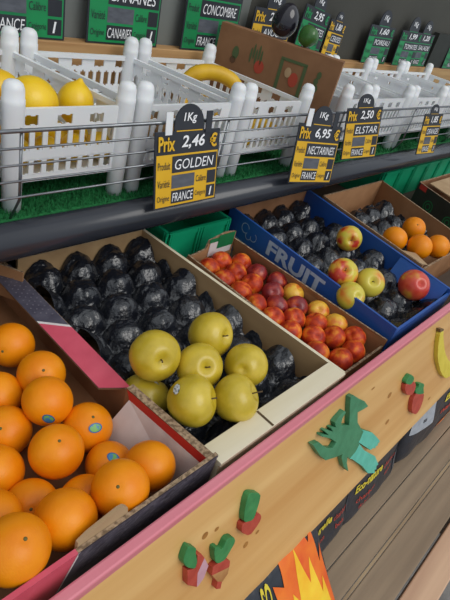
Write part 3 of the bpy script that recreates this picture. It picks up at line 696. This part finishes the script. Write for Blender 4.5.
# ---------------------------------------------------------------- price cards
def price_card(o, ux, uy, w_, h_, col, price, product, origin, label, head='1Kg', arch=True, group='price cards', cat='price card', clip=False, variety='', extra=True):
    o = Vector(o)
    t = thing('price_card', o, label, cat, group)
    mb = MB().frame(o, ux, uy)
    mb.prism([(0, 0), (w_, 0), (w_, h_), (0, h_)], -.003, 0, 'black')
    W, H = w_, h_
    q = lambda a, b, c, d, h, m: mb.quad(a*W, b*W, c*H, d*H, h, m)
    q(.02, .98, .02, .71, .0006, col)
    q(.25, .965, .465, .685, .0012, 'black'); q(.25, .61, .255, .435, .0012, 'greyfield'); q(.82, .965, .255, .435, .0012, 'black')
    q(.25, .61, .05, .225, .0012, 'black'); q(.82, .965, .05, .225, .0012, 'black')
    T = lambda s, a, c, ww, hh, m, off=.0: mb.text(s, a*W, c*H, ww*W, hh*H, .0018, m, off)
    T('Prix', .04, .755, .24, .19, col, .03); T('€', .83, .76, .12, .19, col, .03)
    T(price, .38, .765, .36, .18, 'chalk', .02)
    T(product, .29, .505, .62, .135, 'chalk', .0)
    T('Produit', .04, .52, .18, .10, 'black'); T('Variété', .04, .285, .18, .10, 'black'); T('Origine', .04, .075, .18, .10, 'black')
    T('Calibre', .635, .30, .165, .09, 'black'); T('Catégorie', .63, .085, .175, .09, 'black')
    if variety: T(variety, .28, .29, .30, .11, 'chalk')
    T(origin, .265, .075, .33, .12, 'chalk', .0); T('1', .87, .075, .04, .125, 'chalk', .01)
    part(mb, 'card_panel', t)
    if arch:
        mb = MB().frame(o, ux, uy); r = .225*W; pts = [(.5*W+r*math.cos(math.pi*k/14), H+.055*W+r*math.sin(math.pi*k/14)) for k in range(15)]
        mb.prism([(.5*W+r, H)]+pts+[(.5*W-r, H)], -.003, 0, 'black')
        mb.quad(.30*W, .70*W, H-.006*W, H+.006*W, .0008, col)
        mb.text(head, .40*W, H+.075*W, .20*W, .115*W, .0012, 'chalk', .015)
        part(mb, 'unit_disc', t, f'round black header reading {head}')
    if clip:
        for a in (.13, .74):
            mb = MB().frame(o, ux, uy); mb.quad
            pr = [(.0, H-.004), (.0, H+.030), (.012, H+.030), (.012, H-.004)]
            mb.prism([(a*W, H-.006), (a*W+.017, H-.006), (a*W+.019, H+.036), (a*W+.002, H+.036)], .0005, .0025, 'white' if a < .5 else 'black')
            part(mb, 'clip', t)
    return t
lean = Vector((0, .038, .165)); 
def rail_card(x, w_, h_, **k):
    zc = k.pop('zc', -.477); yaw = k.pop('yaw', 0); roll = k.pop('roll', 0)
    uy = lean.normalized(); ux = Vector((math.cos(yaw), math.sin(yaw), 0)); n = ux.cross(uy).normalized(); ux = uy.cross(n).normalized()
    ux2 = ux*math.cos(roll)+uy*math.sin(roll); uy2 = uy*math.cos(roll)-ux*math.sin(roll)
    return price_card((x, .677, zc), ux2, uy2, w_, h_, 'yellow', group='yellow price cards on the guard rail', **k)
rail_card(.664, .178, .150, price='2,46', product='GOLDEN', origin='FRANCE', label='yellow and black price card reading GOLDEN 2,46 hanging on the guard rail', clip=True)
rail_card(1.118, .165, .150, yaw=math.radians(-10), roll=math.radians(-5), price='6,95', product='NECTARINES', origin='FRANCE', label='yellow and black price card reading NECTARINES 6,95 on the guard rail', clip=True)
rail_card(1.352, .128, .140, zc=-.437, price='2,50', product='ELSTAR', origin='FRANCE', head='1Kg', label='yellow and black price card reading ELSTAR on the guard rail', yaw=math.radians(-20), roll=math.radians(3))
rail_card(1.895, .115, .140, zc=-.470, price='1,85', product='ORANGES', origin='ESPAGNE', label='yellow and black price card farthest right on the guard rail', yaw=math.radians(-10))
def back_card(x, w_, h_, col, price, product, origin, label, z=-.2975, y=1.158, roll=0, yaw=0, **k):
    ux = Vector((math.cos(yaw), math.sin(yaw), 0)); uy = Vector((0, .06, 1)).normalized()
    ux2 = ux*math.cos(roll)+uy*math.sin(roll); uy2 = uy*math.cos(roll)-ux*math.sin(roll)
    return price_card((x, y, z), ux2, uy2, w_, h_, col, price, product, origin, label, group='price cards on the back strip', **k)
back_card(.505, .243, .19, 'green', '2,80', 'CITRONS', 'FRANCE', 'green and black price card at the top left reading FRANCE')
back_card(.808, .222, .19, 'green', '1,95', 'BANANES', 'CANARIES', 'green and black price card reading BANANES CANARIES')
back_card(1.118, .225, .19, 'green', '1,30', 'CONCOMBRE', 'FRANCE', 'green and black price card reading CONCOMBRE')
back_card(1.395, .20, .155, 'yellow', '2,00', 'AVOCAT', 'PÉROU', 'yellow and black price card reading AVOCAT behind the carton', z=-.315, y=1.147)
back_card(1.648, .165, .16, 'green', '2,95', 'CAROTTES', 'FRANCE', 'tilted green price card above the right end of the carton', z=-.285, roll=math.radians(-7))
back_card(1.83, .115, .14, 'yellow', '1,80', 'CERISES', 'FRANCE', 'small yellow price card between two green ones on the back strip', roll=math.radians(-5))
back_card(2.145, .215, .145, 'green', '1,60', 'POIREAU', 'FRANCE', 'green price card right of the small yellow one, standing alone')
back_card(2.42, .215, .145, 'green', '1,99', 'TOMATES', 'FRANCE', 'green price card partly overlapping its right hand neighbour', y=1.152)
back_card(2.60, .20, .145, 'green', '1,20', 'SALADE', 'FRANCE', 'green price card partly hidden behind its left hand neighbour', y=1.164)
back_card(3.02, .22, .145, 'green', '2,40', 'COURGETTE', 'FRANCE', 'green price card cut by the right edge of the photo')
MB().box(2.83, 3.6, 1.166, 1.195, -.2980, -.14, 'boxblack').build('dark_opening', loc=(3.2, 1.18, -.2915), label='black panel standing in for the dark opening behind the green cards at the upper right', cat='panel')  # darkness of the opening between the cards, put in as a black panel

# ---------------------------------------------------------------- painted cut-outs on the front board
UXB, UYB = Vector((1, 0, 0)), Vector((0, -.09, -.31)).normalized()      # s runs down the board
def cutout(name, cat, label, parts, th=.011, group=None):
    c = parts[0][1][0]; o = Vector((0, .2, -.63))+UXB*c[0]+UYB*c[1]
    t = thing(name, o, label, cat, group)
    for nm, pts, mat, edge in parts:
        mb = MB(); mb.o = Vector((0, .2, -.63)); mb.ux = UXB; mb.uy = UYB; mb.n = Vector((0, -.31, .09)).normalized()
        # polygon orientation: frame is left handed, so mirror through negative thickness ordering
        mb.prism2 = None
        A = sum(pts[i-1][0]*pts[i][1]-pts[i][0]*pts[i-1][1] for i in range(len(pts)))
        p = pts if A > 0 else pts[::-1]
        n = len(p); lo = [mb.P(u, v, .0003) for u, v in p]; hi = [mb.P(u, v, th) for u, v in p]
        cx, cy = sum(a for a, _ in p)/n, sum(b for _, b in p)/n
        mb.add(lo+hi, [(i, n+i, n+(i+1) % n, (i+1) % n) for i in range(n)], edge)
        bm = bmesh.new(); f = bm.faces.new([bm.verts.new(q) for q in hi]); bmesh.ops.triangulate(bm, faces=[f]); bm.verts.index_update()
        mb.add([v.co.copy() for v in bm.verts], [[v.index for v in g.verts][::-1] for g in bm.faces], mat); bm.free()
        part(mb, nm, t, bevel=.0009)
    return t
def smooth(pts, it=1):
    for _i in range(it):
        q = []
        for i in range(len(pts)):
            a, b = pts[i], pts[(i+1) % len(pts)]
            q += [(a[0]*.8+b[0]*.2, a[1]*.8+b[1]*.2), (a[0]*.2+b[0]*.8, a[1]*.2+b[1]*.8)]
        pts = q
    return pts
body = [(0.6582, 0.0494), (0.6799, 0.0562), (0.7094, 0.0862), (0.7379, 0.1044), (0.7492, 0.0975), (0.7238, 0.0735), (0.6842, 0.0457), (0.6868, 0.0427), (0.7122, 0.0587), (0.6948, 0.0404), (0.7016, 0.041), (0.7274, 0.0593), (0.7175, 0.0461), (0.7262, 0.0481), (0.737, 0.0553), (0.7299, 0.0401), (0.7393, 0.036), (0.763, 0.0309), (0.7683, 0.0372), (0.7581, 0.0458), (0.7562, 0.0611), (0.7924, 0.0806), (0.7811, 0.0299), (0.7773, 0.0075), (0.7903, 0.0092), (0.82, 0.0327), (0.8449, 0.0496), (0.8669, 0.0727), (0.8471, 0.0702), (0.8212, 0.0644), (0.8295, 0.0931), (0.855, 0.1246), (0.866, .137), (.858, .152), (0.8518, 0.1566), (.858, .166), (.845, .178), (.822, .182), (0.8106, 0.17), (0.8124, 0.1858), (0.8279, 0.2198), (0.7995, 0.1883), (0.7841, 0.1579), (0.7853, 0.1474), (0.7525, 0.1361), (0.7169, 0.1207), (0.6909, 0.0938)]
foot1 = [(0.855, 0.1246), (0.9161, 0.1673), (.945, .195), (0.9723, 0.2232), (.962, .2245), (.964, .2305), (.952, .2262), (.952, .2325), (.940, .2240), (0.924, 0.2207), (0.8518, 0.1566), (.858, .152), (.866, .137)]
foot2 = [(0.8518, 0.1566), (0.8908, 0.201), (0.9603, 0.2599), (0.9916, 0.3033), (.982, .3030), (.984, .3150), (.974, .3090), (0.9817, 0.3248), (.962, .312), (0.9362, 0.2954), (0.8964, 0.2494), (0.8371, 0.1931), (.822, .182), (.845, .178), (.858, .166)]
cutout('dinosaur_cutout', 'cutout', 'green painted wooden dinosaur with aqua feet on the pine front board', [('body', body, 'dgreen', 'dgreen'), ('foot', foot1, 'tealpaint', 'dgreen'), ('foot', foot2, 'tealpaint', 'dgreen')])
RG = 'painted vegetable cut-outs on the front board'
cutout('radish_cutout', 'cutout', 'painted radish cut-out with a pale pink side, lowest left on the front board', [('leaf', smooth([(0.3467, 0.0648), (0.3508, 0.0533), (0.3569, 0.0437), (0.3655, 0.0542), (0.372, 0.0614), (0.371, 0.0704), (0.3749, 0.0893), (0.3708, 0.1013), (0.3575, 0.0873), (0.351, 0.0772)]), 'leafpaint', 'leafpaint'), ('root', [(0.3554, 0.0899), (0.3707, 0.1004), (0.3741, 0.0908), (0.3746, 0.077), (0.3836, 0.0834), (0.3894, 0.095), (0.3755, 0.1147), (0.3749, 0.143), (0.3558, 0.1204)], 'redpaint', 'redpaint'), ('root_side', [(0.3894, 0.095), (0.3985, 0.1191), (0.3898, 0.1371), (0.3785, 0.1431), (0.3749, 0.143), (0.3755, 0.1147)], 'lilacpaint', 'redpaint')], group=RG)
cutout('turnip_cutout', 'cutout', 'painted turnip cut-out with two leaves and a thin tail on the front board', [('leaf', smooth([(0.4092, 0.0937), (0.4189, 0.0971), (0.427, 0.1132), (0.4384, 0.097), (0.4542, 0.1064), (0.4588, 0.1205), (0.4432, 0.134), (0.436, 0.1399), (0.4208, 0.1353), (0.413, 0.1247)]), 'leafpaint', 'leafpaint'), ('root', [(0.4183, 0.1331), (0.436, 0.1399), (0.4486, 0.1532), (0.4478, 0.166), (0.4068, 0.1478), (0.4086, 0.1326)], 'redpaint', 'redpaint'), ('root_side', [(0.4478, 0.166), (0.445, 0.1785), (0.432, 0.1857), (0.4202, 0.1738), (0.4068, 0.1478)], 'tanpaint', 'redpaint'), ('tail', [(0.4212, 0.1738), (0.4319, 0.1847), (0.429, 0.1983), (0.4185, 0.1892)], 'redpaint', 'redpaint')], group=RG)
cutout('radish_cutout', 'cutout', 'painted red radish cut-out with one tall leaf below the white slat', [('leaf', smooth([(0.4784, 0.0519), (0.4827, 0.0415), (0.4907, 0.0425), (0.5143, 0.0611), (0.5131, 0.0766), (0.5067, 0.0957), (0.4995, 0.107), (0.4767, 0.0944), (0.4753, 0.077)]), 'leafpaint', 'leafpaint'), ('root', smooth([(0.4767, 0.0944), (0.4995, 0.107), (0.5085, 0.097), (0.5214, 0.1114), (0.5209, 0.1233), (0.513, 0.1295), (0.494, 0.1368), (0.4718, 0.1119), (0.4717, 0.0976)]), 'redpaint', 'redpaint')], group=RG)
cutout('strawberry_cutout', 'cutout', 'smaller painted strawberry cut-out, upper left of the pair right of the dinosaur', [('leaf', smooth([(1.055, 0.098), (1.0764, 0.0879), (1.1045, 0.1077), (1.1072, 0.1204), (1.0922, 0.1248), (1.0611, 0.1081)]), 'leafpaint', 'leafpaint'), ('berry', smooth([(1.058, 0.1052), (1.0917, 0.1245), (1.1072, 0.1204), (1.1296, 0.1393), (1.1321, 0.1586), (1.1209, 0.1679), (1.0834, 0.15), (1.0606, 0.1252)]), 'redpaint', 'redpaint')], group=RG)
cutout('strawberry_cutout', 'cutout', 'longer painted strawberry cut-out, lower right of the pair right of the dinosaur', [('leaf', smooth([(1.1347, 0.1598), (1.1539, 0.1608), (1.1529, 0.1472), (1.1954, 0.1692), (1.1937, 0.182), (1.2109, 0.2065), (1.1731, 0.1912), (1.1446, 0.175)]), 'leafpaint', 'leafpaint'), ('berry', smooth([(1.144, 0.1736), (1.1725, 0.1899), (1.2102, 0.205), (1.2156, 0.2283), (1.2084, 0.2513), (1.186, 0.2603), (1.1467, 0.2345), (1.1317, 0.1927)]), 'redpaint', 'redpaint')], group=RG)
cutout('banana_cutout', 'cutout', 'yellow painted banana cut-out at the right edge of the front board', [('fruit', smooth([(1.222, .030), (1.2458, 0.0330), (1.255, 0.0544), (1.3026, 0.1194), (1.3553, 0.1665), (1.4235, 0.2071), (1.4436, 0.2412), (1.409, 0.2416), (1.3699, 0.2318), (1.3153, 0.1906), (1.2526, 0.1198), (1.2281, 0.0639)]), 'yellowpaint', 'yellowpaint'), ('tip', [(1.217, 0.0195), (1.2453, 0.0284), (1.2458, 0.0335), (1.222, .0305)], 'brownpaint', 'brownpaint')], group=RG)

# ---------------------------------------------------------------- charcoal bags on the lower plank
def bag(name, x0, x1, top, bot, thick, label, deco, seed, name2='charcoal_bag'):
    ya, za = top; yb, zb = bot
    o = Vector((x0, yb, zb)); uy = Vector((0, ya-yb, za-zb)); Hh = uy.length; uy.normalize(); ux = Vector((1, 0, 0)); nn = ux.cross(uy); W = x1-x0
    def surf(u, v, h=0, f=1):
        a, b = min(max(u/W, 0), 1), min(max(v/Hh, 0), 1)
        e = (1-abs(2*a-1)**4)*(1-abs(2*b-1)**6)
        hh = thick*.5*(e**.5) if e > 0 else 0
        wv = .006*noise.noise(Vector((u*14+seed, v*14, seed)))*min(1, e*2)
        return o+ux*u+uy*v+nn*(f*(hh)+wv+h*1.0)
    t = thing(name2, o, label, 'bag', 'charcoal bags on the lower plank')
    mb = MB(); n1, n2 = 26, 30
    for f in (1, -1):
        vs = []; fs = []
        for j in range(n2+1):
            for i in range(n1+1): vs.append(surf(W*i/n1, Hh*j/n2, 0, f))
        for j in range(n2):
            for i in range(n1):
                a = j*(n1+1)+i; q = (a, a+1, a+n1+2, a+n1+1); fs.append(q if f == 1 else q[::-1])
        mb.add(vs, fs, 'bag', True)
    part(mb, 'sack', t)
    mb = MB()
    def poly(pts, mat, h=.0015):
        bm = bmesh.new(); f = bm.faces.new([bm.verts.new((a*W, b*Hh, 0)) for a, b in pts]); bmesh.ops.triangulate(bm, faces=[f])
        for _k in range(3): bmesh.ops.subdivide_edges(bm, edges=[e for e in bm.edges if e.calc_length() > .012], cuts=1, use_grid_fill=True)
        bmesh.ops.triangulate(bm, faces=bm.faces[:]); bm.normal_update(); bm.verts.index_update()
        mb.add([surf(v.co.x, v.co.y, h) for v in bm.verts], [([v.index for v in g.verts] if g.normal.z > 0 else [v.index for v in g.verts][::-1]) for g in bm.faces], mat, True); bm.free()
    def txt(s, a, b, ww, hh, mat, off=.02): mb.text(s, a*W, b*Hh, ww*W, hh*Hh, .0022, mat, off, surf=surf)
    deco(poly, txt); part(mb, 'print', t, 'printed flames and lettering'); return t
def deco_flame(poly, txt):
    poly([(.40, .03), (.50, .45), (.46, .80), (.54, .72), (.55, .985), (.66, .90), (.70, .985), (.78, .985), (.82, .84), (.86, .97), (.90, .60), (.93, .75), (.975, .03)], 'flame')
    poly([(.52, .06), (.59, .62), (.64, .50), (.69, .90), (.76, .55), (.80, .74), (.84, .40), (.88, .50), (.94, .06)], 'flamey', .0019); poly([(.66, .06), (.70, .46), (.74, .30), (.78, .06)], 'flame', .0023)
    poly([(.08, .04), (.18, .50), (.28, .30), (.36, .62), (.44, .20), (.47, .04)], 'flame')
    txt('SO', .36, .62, .08, .25, 'texty')
def deco_text(a, b, c):
    def f(poly, txt):
        poly([(.10, .58), (.16, .78), (.28, .86), (.40, .82), (.42, .66), (.32, .72), (.26, .58), (.20, .68)], 'flame')
        poly([(.17, .66), (.21, .77), (.30, .80), (.26, .70)], 'flamew', .0019)
        txt(a, .12, .40, .46, .11, 'texty', .03); txt(b, .16, .25, .32, .07, 'textr', .0); txt(c, .22, .14, .20, .06, 'textr', .0)
        txt(b, .62, .38, .26, .07, 'textr', .0); txt(c, .66, .27, .16, .06, 'textr', .0); poly([(.90, .05), (.93, .95), (.99, .95), (.97, .05)], 'bagfold')
    return f
def deco_right(poly, txt):
    poly([(.04, .50), (.32, .46), (.32, .86), (.05, .90)], 'greylabel'); poly([(.16, .60), (.20, .60), (.20, .65), (.16, .65)], 'bagfold', .0019)
    poly([(.55, .80), (.62, .95), (.72, .88), (.70, .78)], 'flamew'); poly([(.52, .78), (.6, .97), (.76, .96), (.82, .80), (.66, .92)], 'flame')
    txt('Bois', .52, .56, .30, .13, 'texty', .03); txt('naturel', .50, .38, .36, .09, 'textr'); poly([(.45, .05), (.62, .18), (.92, .10), (.92, .04)], 'flame')
bag('f', .42, .765, (.150, -.925), (-.020, -1.135), .055, 'charcoal bag with large orange and yellow flames leaning at the left end of the plank', deco_flame, 1.0)
bag('b', .735, .965, (.165, -.90), (.094, -1.147), .034, 'black charcoal bag next to the flame bag, with a flame emblem and yellow lettering', deco_text('naturelle', 'charbon', 'bois'), 2.0)
bag('b', .950, 1.240, (.165, -.90), (.094, -1.147), .034, 'black charcoal bag with yellow and red lettering below the dinosaur', deco_text('Eco-nature', 'charbon', 'de bois'), 3.0)
bag('r', 1.255, 1.72, (.155, -.91), (.105, -1.135), .070, 'black charcoal bag with a grey label at the far right of the plank', deco_right, 4.0)
